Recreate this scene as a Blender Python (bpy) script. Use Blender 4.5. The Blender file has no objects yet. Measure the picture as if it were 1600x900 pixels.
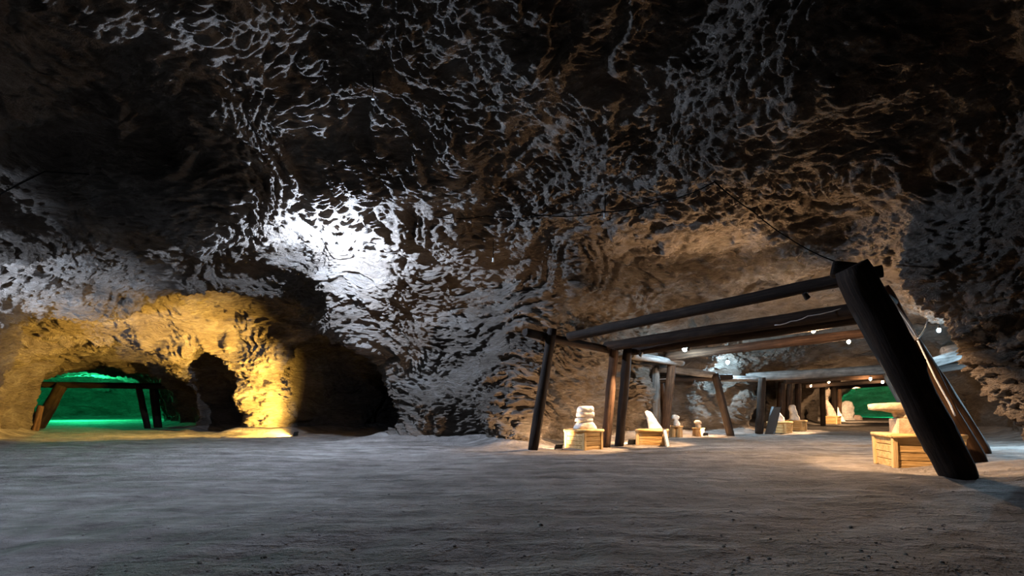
import bpy, bmesh, math, random
import numpy as np
from mathutils import Vector, Matrix, Quaternion

# ------------------------------------------------------------------ camera, world, exposure
S = bpy.context.scene
COL = S.collection
EYE = 1.4
cam_d = bpy.data.cameras.new('camera'); cam_d.lens = 18.0; cam_d.sensor_width = 36.0
cam_d.shift_y = 186.0/1600.0; cam_d.clip_start = 0.05; cam_d.clip_end = 300
cam = bpy.data.objects.new('camera', cam_d); COL.objects.link(cam)
cam.location = (0, 0, EYE); cam.rotation_euler = (math.pi/2, 0, 0)
S.camera = cam
w = bpy.data.worlds.new('world'); S.world = w; w.use_nodes = True
w.node_tree.nodes['Background'].inputs[0].default_value = (0.0, 0.0, 0.0, 1)
w.node_tree.nodes['Background'].inputs[1].default_value = 0.0
S.view_settings.view_transform = 'Standard'
S.view_settings.look = 'None'
S.view_settings.exposure = 0.0
S.view_settings.gamma = 1.0
S.view_settings.use_curve_mapping = False

WHITE = (0.62, 0.76, 1.0); WARM = (1.0, 0.62, 0.33); YELLOW = (1.0, 0.58, 0.10); GREEN = (0.02, 1.0, 0.36); BLUE = (0.5, 0.78, 1.0)
# watts, colour and place of the lamps
LIGHTS = {
    'hall':   ((0.0, -0.03, -0.55), 4300, WHITE, 0.05),      # offset from the roof above the lamp
    'left':   ((-17.2, 10.8, 1.6), 28000, WHITE, 0.04, (-19.2, 14.8, 7.0)),
    'green_far': ((-44, 52, 3.4), 9000, GREEN, 0.2),
    'green_near': ((-36, 45, 3.2), 1200, GREEN, 0.2),
    'b_blue': (420,), 'b_blue2': (1000,), 'b_warm': (1080,), 'b_far': (170,), 'b_east': (260,),
    'rear':   ((-6.5, 3.0, 7.2), 2600, WHITE, 0.08, (-9.5, 8.5, 0.0)),  # added spot behind the view, brightens the floor on the left
    'east':   ((17.6, 17.0, 2.2), 1500, BLUE, 0.06),  # added light behind the pillar, brightens the side passage wall
    'yellow': (17000, YELLOW), 'yellow_high': ((-8.3, 22.6, 3.2), 27000, YELLOW, 0.08, (-19, 25.4, 3.0)),  # the high one is added without a fixture, brightens the chamber's far left
    'right': ((9.3, 5.4, 1.1), 260, (1.0, 0.9, 0.84), 0.05, (10.7, 11.0, 2.2)),  # added weak spot out of view, brightens the right pillar
    'uplight': (1300, WARM), 'spot': (3200, WARM), 'f': (900, WARM), 'green_right': (9000, GREEN),
}

random.seed(7)
RNG = np.random.default_rng(5)

# ------------------------------------------------------------------ noise
_perm = RNG.permutation(256).astype(np.int32)
_perm = np.concatenate([_perm, _perm, _perm])
_g = RNG.normal(size=(256, 3)); _g /= np.linalg.norm(_g, axis=1)[:, None]; _g = _g.astype(np.float32)

def perlin(p):
    p = np.asarray(p, dtype=np.float32)
    i = np.floor(p).astype(np.int32); f = p - i
    i &= 255
    u = f*f*f*(f*(f*6-15)+10)
    out = 0
    for dx in (0, 1):
        a = _perm[i[:, 0]+dx]
        wx = u[:, 0] if dx else 1-u[:, 0]
        for dy in (0, 1):
            b = _perm[a+((i[:, 1]+dy) & 255)]
            wy = u[:, 1] if dy else 1-u[:, 1]
            for dz in (0, 1):
                g = _g[_perm[b+((i[:, 2]+dz) & 255)]]
                wz = u[:, 2] if dz else 1-u[:, 2]
                d = g[:, 0]*(f[:, 0]-dx)+g[:, 1]*(f[:, 1]-dy)+g[:, 2]*(f[:, 2]-dz)
                out = out + wx*wy*wz*d
    return out*1.6

# ------------------------------------------------------------------ helpers
def tag(o, label=None, cat=None, group=None, kind=None):
    if label: o['label'] = label
    if cat: o['category'] = cat
    if group: o['group'] = group
    if kind: o['kind'] = kind
    return o

def empty(name, loc=(0, 0, 0), rz=0):
    o = bpy.data.objects.new(name, None); COL.objects.link(o)
    o.location = loc; o.rotation_euler = (0, 0, rz); o.empty_display_size = 0.2
    return o

def from_bm(name, bm, mat, parent=None, smooth=False, loc=None):
    me = bpy.data.meshes.new(name)
    bmesh.ops.recalc_face_normals(bm, faces=bm.faces)
    bm.to_mesh(me); bm.free()
    if smooth:
        for p in me.polygons: p.use_smooth = True
    o = bpy.data.objects.new(name, me); COL.objects.link(o)
    me.materials.append(mat)
    if parent is not None: o.parent = parent
    if loc is not None: o.location = loc
    return o

def box(bm, cx, cy, cz, sx, sy, sz, rot=None, bev=0.0, jit=0.0):
    r = bmesh.ops.create_cube(bm, size=1.0)
    vs = r['verts']
    for v in vs:
        v.co = Vector((v.co.x*sx, v.co.y*sy, v.co.z*sz))
        if jit: v.co += Vector((random.uniform(-jit, jit), random.uniform(-jit, jit), random.uniform(-jit, jit)))
    if bev > 0:
        es = list({e for v in vs for e in v.link_edges})
        g = bmesh.ops.bevel(bm, geom=es, offset=bev, segments=1, affect='EDGES')
        vs = list({v for f in g['faces'] for v in f.verts} | {v for v in vs if v.is_valid})
    for v in vs:
        if rot is not None: v.co = rot @ v.co
        v.co += Vector((cx, cy, cz))
    return vs

def tube_bm(pts, r, seg=8, closed_ends=True):
    bm = bmesh.new()
    pts = [Vector(p) for p in pts]
    rings = []
    for k, p in enumerate(pts):
        t = (pts[min(k+1, len(pts)-1)] - pts[max(k-1, 0)]).normalized()
        a = t.orthogonal().normalized() if k == 0 else (rings_a - t*rings_a.dot(t)).normalized()
        rings_a = a
        b = t.cross(a)
        rr = r[k] if isinstance(r, (list, tuple)) else r
        rings.append([bm.verts.new(p + (a*math.cos(2*math.pi*j/seg) + b*math.sin(2*math.pi*j/seg))*rr) for j in range(seg)])
    for k in range(len(rings)-1):
        for j in range(seg):
            bm.faces.new((rings[k][j], rings[k][(j+1) % seg], rings[k+1][(j+1) % seg], rings[k+1][j]))
    if closed_ends:
        bm.faces.new(rings[0][::-1]); bm.faces.new(rings[-1])
    return bm

# ------------------------------------------------------------------ materials
def nmat(name):
    m = bpy.data.materials.new(name); m.use_nodes = True
    nt = m.node_tree
    b = nt.nodes['Principled BSDF']
    return m, nt, b

def N(nt, kind, **kw):
    n = nt.nodes.new(kind)
    for k, v in kw.items(): setattr(n, k, v)
    return n

def ramp(nt, fac, stops):
    r = N(nt, 'ShaderNodeValToRGB')
    e = r.color_ramp.elements
    while len(e) < len(stops): e.new(0.5)
    for el, (p, c) in zip(e, stops): el.position = p; el.color = (c[0], c[1], c[2], 1)
    nt.links.new(fac, r.inputs[0])
    return r

def noise(nt, vec, scale, detail=4, rough=0.6, dist=0.0):
    n = N(nt, 'ShaderNodeTexNoise')
    n.inputs['Scale'].default_value = scale; n.inputs['Detail'].default_value = detail
    n.inputs['Roughness'].default_value = rough; n.inputs['Distortion'].default_value = dist
    nt.links.new(vec, n.inputs['Vector'])
    return n.outputs['Fac']

def mapping(nt, vec, scale=(1, 1, 1), rot=(0, 0, 0)):
    m = N(nt, 'ShaderNodeMapping'); m.inputs['Scale'].default_value = scale; m.inputs['Rotation'].default_value = rot
    nt.links.new(vec, m.inputs['Vector'])
    return m.outputs[0]

def math_(nt, op, a, b):
    m = N(nt, 'ShaderNodeMath', operation=op)
    for k, v in enumerate((a, b)):
        if isinstance(v, (int, float)): m.inputs[k].default_value = v
        else: nt.links.new(v, m.inputs[k])
    return m.outputs[0]

def bump(nt, h, dist, strength=1.0, prev=None):
    b = N(nt, 'ShaderNodeBump'); b.inputs['Distance'].default_value = dist; b.inputs['Strength'].default_value = strength
    nt.links.new(h, b.inputs['Height'])
    if prev is not None: nt.links.new(prev, b.inputs['Normal'])
    return b.outputs[0]

def rock_material():
    m, nt, b = nmat('cave_rock')
    pos = N(nt, 'ShaderNodeNewGeometry').outputs['Position']
    # pick marks and strata: noise stretched along gently tilted, warped bedding
    warpn = N(nt, 'ShaderNodeTexNoise'); warpn.inputs['Scale'].default_value = 0.55; warpn.inputs['Detail'].default_value = 2
    nt.links.new(pos, warpn.inputs['Vector'])
    wv = N(nt, 'ShaderNodeVectorMath', operation='SCALE'); nt.links.new(warpn.outputs['Color'], wv.inputs[0]); wv.inputs['Scale'].default_value = 1.1
    wp = N(nt, 'ShaderNodeVectorMath', operation='ADD'); nt.links.new(pos, wp.inputs[0]); nt.links.new(wv.outputs[0], wp.inputs[1])
    wp = wp.outputs[0]
    s1 = noise(nt, mapping(nt, wp, (2.0, 2.6, 12), (0.12, -0.1, 0.3)), 1.0, 6, 0.66)
    s2 = noise(nt, mapping(nt, wp, (5, 12, 20), (0.35, 0.25, -0.5)), 1.0, 5, 0.66)
    s3 = noise(nt, pos, 16, 4, 0.7)
    rid = math_(nt, 'ABSOLUTE', math_(nt, 'SUBTRACT', math_(nt, 'MULTIPLY', s2, 2.0), 1.0), 0.0)
    h = math_(nt, 'ADD', math_(nt, 'MULTIPLY', s1, 0.6), math_(nt, 'ADD', math_(nt, 'MULTIPLY', rid, -0.34), math_(nt, 'MULTIPLY', s3, 0.16)))
    nt.links.new(bump(nt, h, 1.3, 1.0), b.inputs['Normal'])
    c1 = noise(nt, mapping(nt, wp, (0.5, 0.5, 1.6)), 1.0, 5, 0.65)
    c1 = math_(nt, 'ADD', math_(nt, 'MULTIPLY', c1, 0.6), math_(nt, 'MULTIPLY', s1, 0.4))
    r = ramp(nt, c1, [(0.36, (0.11, 0.085, 0.065)), (0.5, (0.2, 0.165, 0.135)), (0.64, (0.31, 0.28, 0.25))])
    nt.links.new(r.outputs[0], b.inputs['Base Color'])
    b.inputs['Roughness'].default_value = 0.85
    b.inputs['Specular IOR Level'].default_value = 0.25
    return m

def floor_material():
    m, nt, b = nmat('packed_dirt')
    pos = N(nt, 'ShaderNodeNewGeometry').outputs['Position']
    tr = noise(nt, mapping(nt, pos, (0.4, 2.6, 1), (0, 0, -0.35)), 1.0, 5, 0.62, 0.3)
    fine = noise(nt, pos, 9, 5, 0.7)
    med = noise(nt, pos, 1.6, 5, 0.62)
    grit = noise(nt, pos, 38, 2, 0.6)
    big = noise(nt, mapping(nt, pos, (0.35, 0.8, 1), (0, 0, -0.3)), 1.0, 3, 0.55)
    c = ramp(nt, math_(nt, 'ADD', math_(nt, 'MULTIPLY', tr, 0.4), math_(nt, 'ADD', math_(nt, 'MULTIPLY', med, 0.3), math_(nt, 'ADD', math_(nt, 'MULTIPLY', big, 0.2), math_(nt, 'MULTIPLY', fine, 0.1)))),
             [(0.4, (0.10, 0.088, 0.078)), (0.5, (0.205, 0.184, 0.168)), (0.6, (0.33, 0.305, 0.283))])
    nt.links.new(c.outputs[0], b.inputs['Base Color'])
    h = math_(nt, 'ADD', math_(nt, 'MULTIPLY', tr, 0.45), math_(nt, 'ADD', math_(nt, 'MULTIPLY', med, 0.45), math_(nt, 'ADD', math_(nt, 'MULTIPLY', fine, 0.26), math_(nt, 'MULTIPLY', grit, 0.07))))
    nt.links.new(bump(nt, h, 0.55, 1.0), b.inputs['Normal'])
    b.inputs['Roughness'].default_value = 0.9
    b.inputs['Specular IOR Level'].default_value = 0.2
    return m

def wood_material(name, dark, mid, light, axis='Z', scale=1.0):
    m, nt, b = nmat(name)
    tc = N(nt, 'ShaderNodeTexCoord').outputs['Object']
    oi = N(nt, 'ShaderNodeObjectInfo').outputs['Random']
    off = N(nt, 'ShaderNodeVectorMath', operation='ADD')
    cmb = N(nt, 'ShaderNodeCombineXYZ')
    for k in range(3): nt.links.new(math_(nt, 'MULTIPLY', oi, 13.0+7*k), cmb.inputs[k])
    nt.links.new(tc, off.inputs[0]); nt.links.new(cmb.outputs[0], off.inputs[1])
    sc = {'Z': (14, 14, 0.9), 'X': (0.9, 14, 14), 'Y': (14, 0.9, 14)}[axis]
    g = noise(nt, mapping(nt, off.outputs[0], tuple(s*scale for s in sc)), 1.0, 5, 0.65, 0.4)
    patch = noise(nt, off.outputs[0], 2.2, 3, 0.6)
    f = math_(nt, 'ADD', math_(nt, 'MULTIPLY', g, 0.7), math_(nt, 'MULTIPLY', patch, 0.3))
    r = ramp(nt, f, [(0.34, dark), (0.5, mid), (0.66, light)])
    nt.links.new(r.outputs[0], b.inputs['Base Color'])
    nt.links.new(bump(nt, g, 0.03, 0.9), b.inputs['Normal'])
    b.inputs['Roughness'].default_value = 0.85; b.inputs['Specular IOR Level'].default_value = 0.2
    return m

def stone_material(name, c0, c1, scale=6):
    m, nt, b = nmat(name)
    tc = N(nt, 'ShaderNodeTexCoord').outputs['Object']
    n1 = noise(nt, tc, scale, 5, 0.65); n2 = noise(nt, tc, scale*5, 4, 0.7)
    nt.links.new(ramp(nt, n1, [(0.35, c0), (0.65, c1)]).outputs[0], b.inputs['Base Color'])
    nt.links.new(bump(nt, math_(nt, 'ADD', n1, math_(nt, 'MULTIPLY', n2, 0.35)), 0.04, 0.9), b.inputs['Normal'])
    b.inputs['Roughness'].default_value = 0.85
    return m

def plain(name, c, rough=0.6, metal=0.0):
    m, nt, b = nmat(name)
    tc = N(nt, 'ShaderNodeTexCoord').outputs['Object']
    n1 = noise(nt, tc, 25, 3, 0.6)
    nt.links.new(ramp(nt, n1, [(0.3, tuple(x*0.8 for x in c)), (0.7, c)]).outputs[0], b.inputs['Base Color'])
    b.inputs['Roughness'].default_value = rough; b.inputs['Metallic'].default_value = metal
    return m

def glow(name, c, strength):
    m, nt, b = nmat(name)
    b.inputs['Base Color'].default_value = (0.8, 0.8, 0.8, 1)
    b.inputs['Emission Color'].default_value = (*c, 1); b.inputs['Emission Strength'].default_value = strength
    return m

ROCK = rock_material()
DIRT = floor_material()
TIMBER = wood_material('tarred_timber', (0.006, 0.004, 0.003), (0.016, 0.010, 0.007), (0.036, 0.024, 0.017))
BROWN = wood_material('brown_timber', (0.016, 0.008, 0.005), (0.045, 0.024, 0.013), (0.10, 0.056, 0.032))
GREYWOOD = wood_material('weathered_timber', (0.05, 0.046, 0.042), (0.12, 0.112, 0.105), (0.22, 0.21, 0.2))
PLANK = wood_material('pine_plank', (0.3, 0.17, 0.06), (0.5, 0.32, 0.13), (0.62, 0.44, 0.22), 'X')
POSTWOOD = wood_material('pine_post', (0.36, 0.22, 0.09), (0.55, 0.37, 0.17), (0.66, 0.49, 0.27), 'Z')
STUMP = wood_material('stump_wood', (0.26, 0.13, 0.05), (0.42, 0.24, 0.1), (0.55, 0.36, 0.17), 'Z')
MARBLE = stone_material('pale_limestone', (0.5, 0.47, 0.43), (0.72, 0.69, 0.64))
SAND = stone_material('tan_sandstone', (0.34, 0.26, 0.17), (0.56, 0.45, 0.31))
PINKSTONE = stone_material('pink_sandstone', (0.42, 0.3, 0.24), (0.6, 0.46, 0.38))
BOARDM = plain('grey_board', (0.5, 0.5, 0.5), 0.5)
SLATEM = plain('dark_grey_board', (0.07, 0.075, 0.085), 0.5)
BLACKM = plain('black_plastic', (0.012, 0.012, 0.013), 0.45)
CABLEM = plain('black_cable', (0.004, 0.004, 0.004), 1.0)
CABLEM.node_tree.nodes['Principled BSDF'].inputs['Specular IOR Level'].default_value = 0.0
WHITECABLE = plain('pale_cable', (0.5, 0.52, 0.55), 0.5)
FOIL = plain('foil_wrap', (0.55, 0.57, 0.6), 0.35, 0.7)

# ------------------------------------------------------------------ the cave as one hollow
def ellipsoid_dome(P, c, rx, ry, h, p=2.2):
    r = np.sqrt(((P[:, 0]-c[0])/rx)**2 + ((P[:, 1]-c[1])/ry)**2)
    z = np.maximum(P[:, 2], 0)/h
    return ((r**p + z**p)**(1/p) - 1)*min(rx, ry, h)

def sweep(P, pts, p=2.3):
    best = np.full(len(P), 1e9, dtype=np.float32)
    for (x0, y0, w0, h0), (x1, y1, w1, h1) in zip(pts[:-1], pts[1:]):
        dx, dy = x1-x0, y1-y0; L2 = dx*dx+dy*dy
        t = np.clip(((P[:, 0]-x0)*dx + (P[:, 1]-y0)*dy)/L2, 0, 1)
        u = np.hypot(P[:, 0]-(x0+t*dx), P[:, 1]-(y0+t*dy))
        ww = w0+(w1-w0)*t; hh = h0+(h1-h0)*t
        f = (((u/ww)**p + (np.maximum(P[:, 2], 0)/hh)**p)**(1/p) - 1)*np.minimum(ww, hh)
        best = np.minimum(best, f)
    return best

def smin(a, b, k):
    h = np.clip(0.5+0.5*(b-a)/k, 0, 1)
    return b*(1-h)+a*h-k*h*(1-h)

T_INNER = [(-19.4, 23.6, 4.1, 4.2), (-22.8, 29.5, 4.0, 4.2), (-30.5, 37.5, 4.4, 4.0), (-41, 49, 8, 4.8), (-48, 57, 9, 5.0)]
T_SIDE = [(-15.2, 24.0, 1.6, 3.9), (-17.0, 29, 1.7, 3.6), (-14.5, 36, 2, 3.6)]
T_DARK = [(-8.5, 22.3, 3.0, 4.9), (-9.0, 27, 3.0, 4.9), (-6, 33, 2.4, 4.2), (0, 37, 2.4, 4)]
T_RIGHT = [(2.5, 12.6, 6.6, 6.3), (9, 17.5, 6.4, 5.9), (11.5, 20, 7.1, 5.7), (16, 24, 7.0, 5.3), (25, 36, 5.0, 4.2), (38, 52, 5.8, 4.3), (53, 71, 7.5, 4.8)]
T_GAP = [(18, 30, 1.8, 3.4), (18.0, 36, 1.7, 3.2), (15, 42, 2, 3)]
T_EAST = [(13.2, 15.4, 4.6, 4.8), (20, 16.5, 4.8, 4.7), (30, 19, 4.5, 4.2)]

ROCKS = [((-9.6, 14.4, 8.0), (3.4, 1.1, 1.9)), ((5.2, 9.6, 8.2), (2.2, 4.0, 1.9)),  # roof lobes shaped to keep hall lamp light off the upper roof
         ((0.1, 19.3, 2.0), (0.9, 1.0, 5.5)), ((12.2, 28.7, 1.5), (0.9, 1.1, 5.0)), ((5.2, 22.2, 1.0), (0.6, 0.8, 3.5)),
         ((10.75, 10.9, 3.0), (1.15, 0.9, 2.2)), ((9.7, 10.9, 4.7), (1.5, 0.9, 1.4))]

def cavity(P, parts=False):
    hall = ellipsoid_dome(P, (-5.5, 5.0), 16.5, 16.0, 9.1, 2.45)
    left = smin(ellipsoid_dome(P, (-13.0, 16.2), 7.4, 4.6, 6.3, 2.3), ellipsoid_dome(P, (-13.9, 22.3), 8.2, 3.8, 6.3, 2.4), 0.3)
    left = np.minimum(left, ellipsoid_dome(P, (-13.0, 19.8), 7.6, 4.2, 6.5, 2.5))
    inner = sweep(P, T_INNER, 2.5)
    side = np.minimum(sweep(P, T_SIDE, 2.6), np.minimum(sweep(P, T_DARK, 2.6), sweep(P, T_GAP, 2.6)))
    right = np.minimum(sweep(P, T_RIGHT, 2.4), ellipsoid_dome(P, (8.4, 23.6), 3.3, 3.4, 5.2, 2.5))
    east = sweep(P, T_EAST, 2.4)
    if parts: return hall, left, inner, side, right, east
    f = smin(hall, left, 0.4)
    f = smin(f, right, 1.6)
    f = smin(f, inner, 0.5)
    f = smin(f, east, 0.7)
    f = smin(f, side, 0.35)
    for c, r in ROCKS:                                                       # rock lobes and buttresses, some shaped to block the hall lamp
        e = np.sqrt((((P-np.array(c))/np.array(r))**2).sum(1))
        f = -smin(-f, (e-1)*min(r), 0.5)
    return f

def lumps(P):
    a = perlin(P*np.array([0.2, 0.2, 0.24]) + 3.1)*0.75
    a += perlin(P*np.array([0.5, 0.5, 0.62]) + 17.7)*0.42
    return a

def build_cave():
    st = 0.3
    xs = np.arange(-60, 64, st, dtype=np.float32); ys = np.arange(-13, 81, st, dtype=np.float32); zs = np.arange(-0.9, 10.8, st, dtype=np.float32)
    nx, ny, nz = len(xs), len(ys), len(zs)
    F = np.empty((nx, ny, nz), dtype=np.float32)
    for i0 in range(0, nx, 40):
        X, Y, Z = np.meshgrid(xs[i0:i0+40], ys, zs, indexing='ij')
        P = np.stack([X.ravel(), Y.ravel(), Z.ravel()], 1)
        f = cavity(P).astype(np.float32)
        near = np.abs(f) < 2.2
        f[near] += lumps(P[near])
        F[i0:i0+40] = f.reshape(X.shape)
    ins = F < 0
    # surface nets
    acc = np.zeros((nx-1, ny-1, nz-1, 3), dtype=np.float32); cnt = np.zeros((nx-1, ny-1, nz-1), dtype=np.float32)
    def corner(A, d): return A[d[0]:nx-1+d[0], d[1]:ny-1+d[1], d[2]:nz-1+d[2]]
    for ax in range(3):
        o = [k for k in range(3) if k != ax]
        for a in (0, 1):
            for b in (0, 1):
                d0 = [0, 0, 0]; d0[o[0]] = a; d0[o[1]] = b
                d1 = list(d0); d1[ax] = 1
                f0 = corner(F, d0); f1 = corner(F, d1)
                s = (f0 < 0) != (f1 < 0)
                t = np.where(s, f0/np.where(s, f0-f1, 1), 0)
                cnt += s
                for k in range(3):
                    acc[..., k] += np.where(s, d0[k] + (t if k == ax else 0), 0)
    act = cnt > 0
    idx = np.full(act.shape, -1, dtype=np.int64); idx[act] = np.arange(act.sum())
    ijk = np.argwhere(act)
    V = (ijk + acc[act]/cnt[act][:, None])*st + np.array([xs[0], ys[0], zs[0]])
    quads = []
    for ax in range(3):
        sl0 = [slice(1, -1)]*3; sl1 = [slice(1, -1)]*3
        sl0[ax] = slice(0, -1); sl1[ax] = slice(1, None)
        a = ins[tuple(sl0)]; b = ins[tuple(sl1)]
        for flip, mask in ((0, a & ~b), (1, ~a & b)):
            e = np.argwhere(mask)
            off = np.array([1, 1, 1]); off[ax] = 0
            e = e + off
            o1, o2 = (ax+1) % 3, (ax+2) % 3
            d1 = np.zeros(3, int); d1[o1] = 1
            d2 = np.zeros(3, int); d2[o2] = 1
            q = []
            for dd in (0*d1, d1, d1+d2, d2):
                c = e - dd
                q.append(idx[c[:, 0], c[:, 1], c[:, 2]])
            q = np.stack(q, 1)
            if not flip: q = q[:, ::-1]
            quads.append(q)
    Q = np.concatenate(quads)
    Q = Q[(Q >= 0).all(1)]
    return V.astype(np.float32), Q

def mesh_from(V, Q, name):
    me = bpy.data.meshes.new(name)
    me.vertices.add(len(V)); me.vertices.foreach_set('co', V.astype(np.float32).ravel())
    me.loops.add(Q.size); me.loops.foreach_set('vertex_index', Q.astype(np.int32).ravel())
    me.polygons.add(len(Q))
    me.polygons.foreach_set('loop_start', np.arange(0, Q.size, 4, dtype=np.int32))
    me.polygons.foreach_set('loop_total', np.full(len(Q), 4, dtype=np.int32))
    me.update(calc_edges=True)
    return me

def subdivide(V, Q, levels):
    me = mesh_from(V, Q, 'tmp'); ob = bpy.data.objects.new('tmp', me); COL.objects.link(ob)
    md = ob.modifiers.new('s', 'SUBSURF'); md.levels = levels; md.render_levels = levels
    dg = bpy.context.evaluated_depsgraph_get(); ev = ob.evaluated_get(dg); m2 = ev.to_mesh()
    n = len(m2.vertices); co = np.empty(n*3, np.float32); m2.vertices.foreach_get('co', co)
    nr = np.empty(n*3, np.float32); m2.vertices.foreach_get('normal', nr)
    q = np.empty(len(m2.loops), np.int32); m2.loops.foreach_get('vertex_index', q)
    ev.to_mesh_clear(); bpy.data.objects.remove(ob); bpy.data.meshes.remove(me)
    return co.reshape(-1, 3), nr.reshape(-1, 3), q.reshape(-1, 4)

def roughen(P, Nn):
    warp = np.stack([perlin(P*0.35+5.5), perlin(P*0.35+41.2), perlin(P*0.35+77.7)], 1)*0.9
    W = P + warp
    d = 0.12-np.abs(perlin(W*np.array([0.8, 0.8, 1.3]) + 9.3))*0.2          # blocky bulges parted by clefts
    # flaked bedding: sharp little ledges along tilted, warped strata
    n6 = perlin(P*0.6+2.2)
    ph = (W[:, 2]*1.0 + W[:, 0]*0.30 + W[:, 1]*0.30)*1.55 + n6*1.3
    saw = ph - np.floor(ph)
    amp = np.clip(0.5+perlin(P*0.3+60.1)*1.4, 0.05, 1)
    d += np.where(saw < 0.82, saw/0.82, (1-saw)/0.18)*0.2*amp
    ph = (W[:, 2]*1.2 + W[:, 0]*0.25 + W[:, 1]*0.75)*3.1 + n6*2.2 + perlin(P*1.6+12.2)*0.9
    saw = ph - np.floor(ph)
    amp = np.clip(0.5+perlin(P*0.5+90.1)*1.6, 0.0, 1)
    d -= np.where(saw < 0.75, saw/0.75, (1-saw)/0.25)*0.12*amp
    d += perlin(W*np.array([2.0, 2.8, 5.5]) + 23.9)*0.09
    d -= np.abs(perlin((P+warp*0.7)*np.array([2.0, 6.5, 9.0]) + 31.9))*0.16               # pick strokes
    d += perlin((P+warp*0.5)*np.array([3.6, 12.0, 16.0]) + 51.9)*0.05
    d -= np.maximum(0, perlin(P*np.array([3.1, 3.1, 6.0]) + 71.1)-0.25)*0.15     # chipped-out pockets
    return P - Nn*d[:, None].astype(np.float32)

V, Q = build_cave()
c = V[Q].mean(1)
Q = Q[c[:, 2] > -0.75]; c = V[Q].mean(1)
near = (c[:, 1] > 3.5) & (np.abs(c[:, 0]) < c[:, 1]*1.02 + 1.5) & (np.hypot(c[:, 0], c[:, 1]) < 34)
print('NEAR', near.sum(), (~near).sum())
allV, allQ = [], []
base = 0
close = near & (np.hypot(c[:, 0], c[:, 1]) < 24)
for sel, lev in ((close, 3), (near & ~close, 2), (~near, 1)):
    co, nr, q = subdivide(V, Q[sel], lev)
    # keep shared smoothness: normals of the cut borders come from the piece itself
    co = roughen(co, nr)
    allV.append(co); allQ.append(q + base); base += len(co)
CV = np.concatenate(allV); CQ = np.concatenate(allQ)
fc = CV[CQ].mean(1)
n_ = np.cross(CV[CQ[:, 2]]-CV[CQ[:, 0]], CV[CQ[:, 3]]-CV[CQ[:, 1]]); n_ /= np.linalg.norm(n_, axis=1)[:, None]+1e-9
hall, left, inner, side, right, east = cavity(fc, True)
prim = np.argmin(np.stack([hall, left, inner, side, right, east], 1), 1)
th = fc[:, 2]
ax = np.interp(fc[:, 1], [p[1] for p in T_RIGHT], [p[0] for p in T_RIGHT])
axl = np.interp(fc[:, 1], [15, 21, 25.5, 29.5, 37.5, 57], [-13, -13.6, -17, -22.8, -30.5, -48])
reg = np.full(len(fc), 'wall_middle', dtype=object)
reg[fc[:, 0] < axl] = 'wall_left'
reg[(fc[:, 0] > ax)] = 'wall_right'
reg[(fc[:, 1] < 2)] = 'wall_rear'
smooth_up = np.where(prim == 0, 5.6, np.where(prim == 1, 5.1, np.where(prim == 4, 4.2, 3.3)))
reg[th > smooth_up] = 'ceiling'
STRUCT = {'ceiling': 'rough chipped rock roof of the cave hall and its tunnels', 'wall_left': 'rough rock wall on the left of the hall and left tunnel',
          'wall_right': 'rough rock wall and corner pillar on the right', 'wall_middle': 'rock buttress wall standing between the left and right tunnels',
          'wall_rear': 'rock wall behind the viewer'}
for nm, lb in STRUCT.items():
    q = CQ[reg == nm]
    if not len(q): continue
    u, inv = np.unique(q, return_inverse=True)
    me = mesh_from(CV[u], inv.reshape(-1, 4), nm)
    me.polygons.foreach_set('use_smooth', np.ones(len(q), bool))
    me.materials.append(ROCK)
    o = bpy.data.objects.new(nm, me); COL.objects.link(o)
    tag(o, lb, kind='structure')
_up = CV[(CV[:, 2] > 3.5)]
def roof(x, y, r=0.15):
    k = np.hypot(_up[:, 0]-x, _up[:, 1]-y) < r
    return float(np.median(_up[k, 2])) if k.any() else roof(x, y, r*2)

# ------------------------------------------------------------------ floor
def floor_h(P2):
    P = np.concatenate([P2, np.zeros((len(P2), 1))], 1)
    f = cavity(np.concatenate([P2, np.full((len(P2), 1), 0.3)], 1))
    rise = np.clip((f+1.1)/1.1, 0, 1)**1.6*0.34                              # scree against the walls
    h = perlin(P*0.28+1.3)*0.05 + perlin(P*1.3+8.3)*0.03 + perlin(P*4.1+4.4)*0.016 + np.maximum(0, perlin(P*7.3+14.4))*0.014
    a = P2[:, 0]*math.cos(0.42)*0.12 + 0.0
    tr = perlin(np.stack([P2[:, 0]*0.25+P2[:, 1]*0.11, (P2[:, 1]-P2[:, 0]*0.42)*1.5, np.zeros(len(P2))], 1)+15.2)*0.03
    return (h+tr+rise)

def floor_z(x, y): return float(floor_h(np.array([[x, y]], dtype=np.float32))[0])

def build_floor():
    rows = []
    ysv = [-12, -8, -4, 0, 2.5]
    y = 3.2
    while y < 82:
        ysv.append(y); y += 0.045 + 0.010*(y-3)
    ysv = np.array(ysv)
    t = np.linspace(-1, 1, 421)
    X = t[None, :]*np.maximum(np.abs(ysv)*1.06+2, 24)[:, None]
    Yg = np.repeat(ysv[:, None], len(t), 1)
    P2 = np.stack([X.ravel(), Yg.ravel()], 1)
    Z = np.concatenate([floor_h(P2[i:i+200000]) for i in range(0, len(P2), 200000)])
    Vv = np.concatenate([P2, Z[:, None]], 1)
    ny, nx = X.shape
    ii = np.arange(ny*nx).reshape(ny, nx)
    q = np.stack([ii[:-1, :-1].ravel(), ii[:-1, 1:].ravel(), ii[1:, 1:].ravel(), ii[1:, :-1].ravel()], 1)
    me = mesh_from(Vv, q, 'floor'); me.polygons.foreach_set('use_smooth', np.ones(len(q), bool)); me.materials.append(DIRT)
    o = bpy.data.objects.new('floor', me); COL.objects.link(o)
    tag(o, 'grey packed dirt floor with faint wheel tracks', kind='structure')
build_floor()
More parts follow.
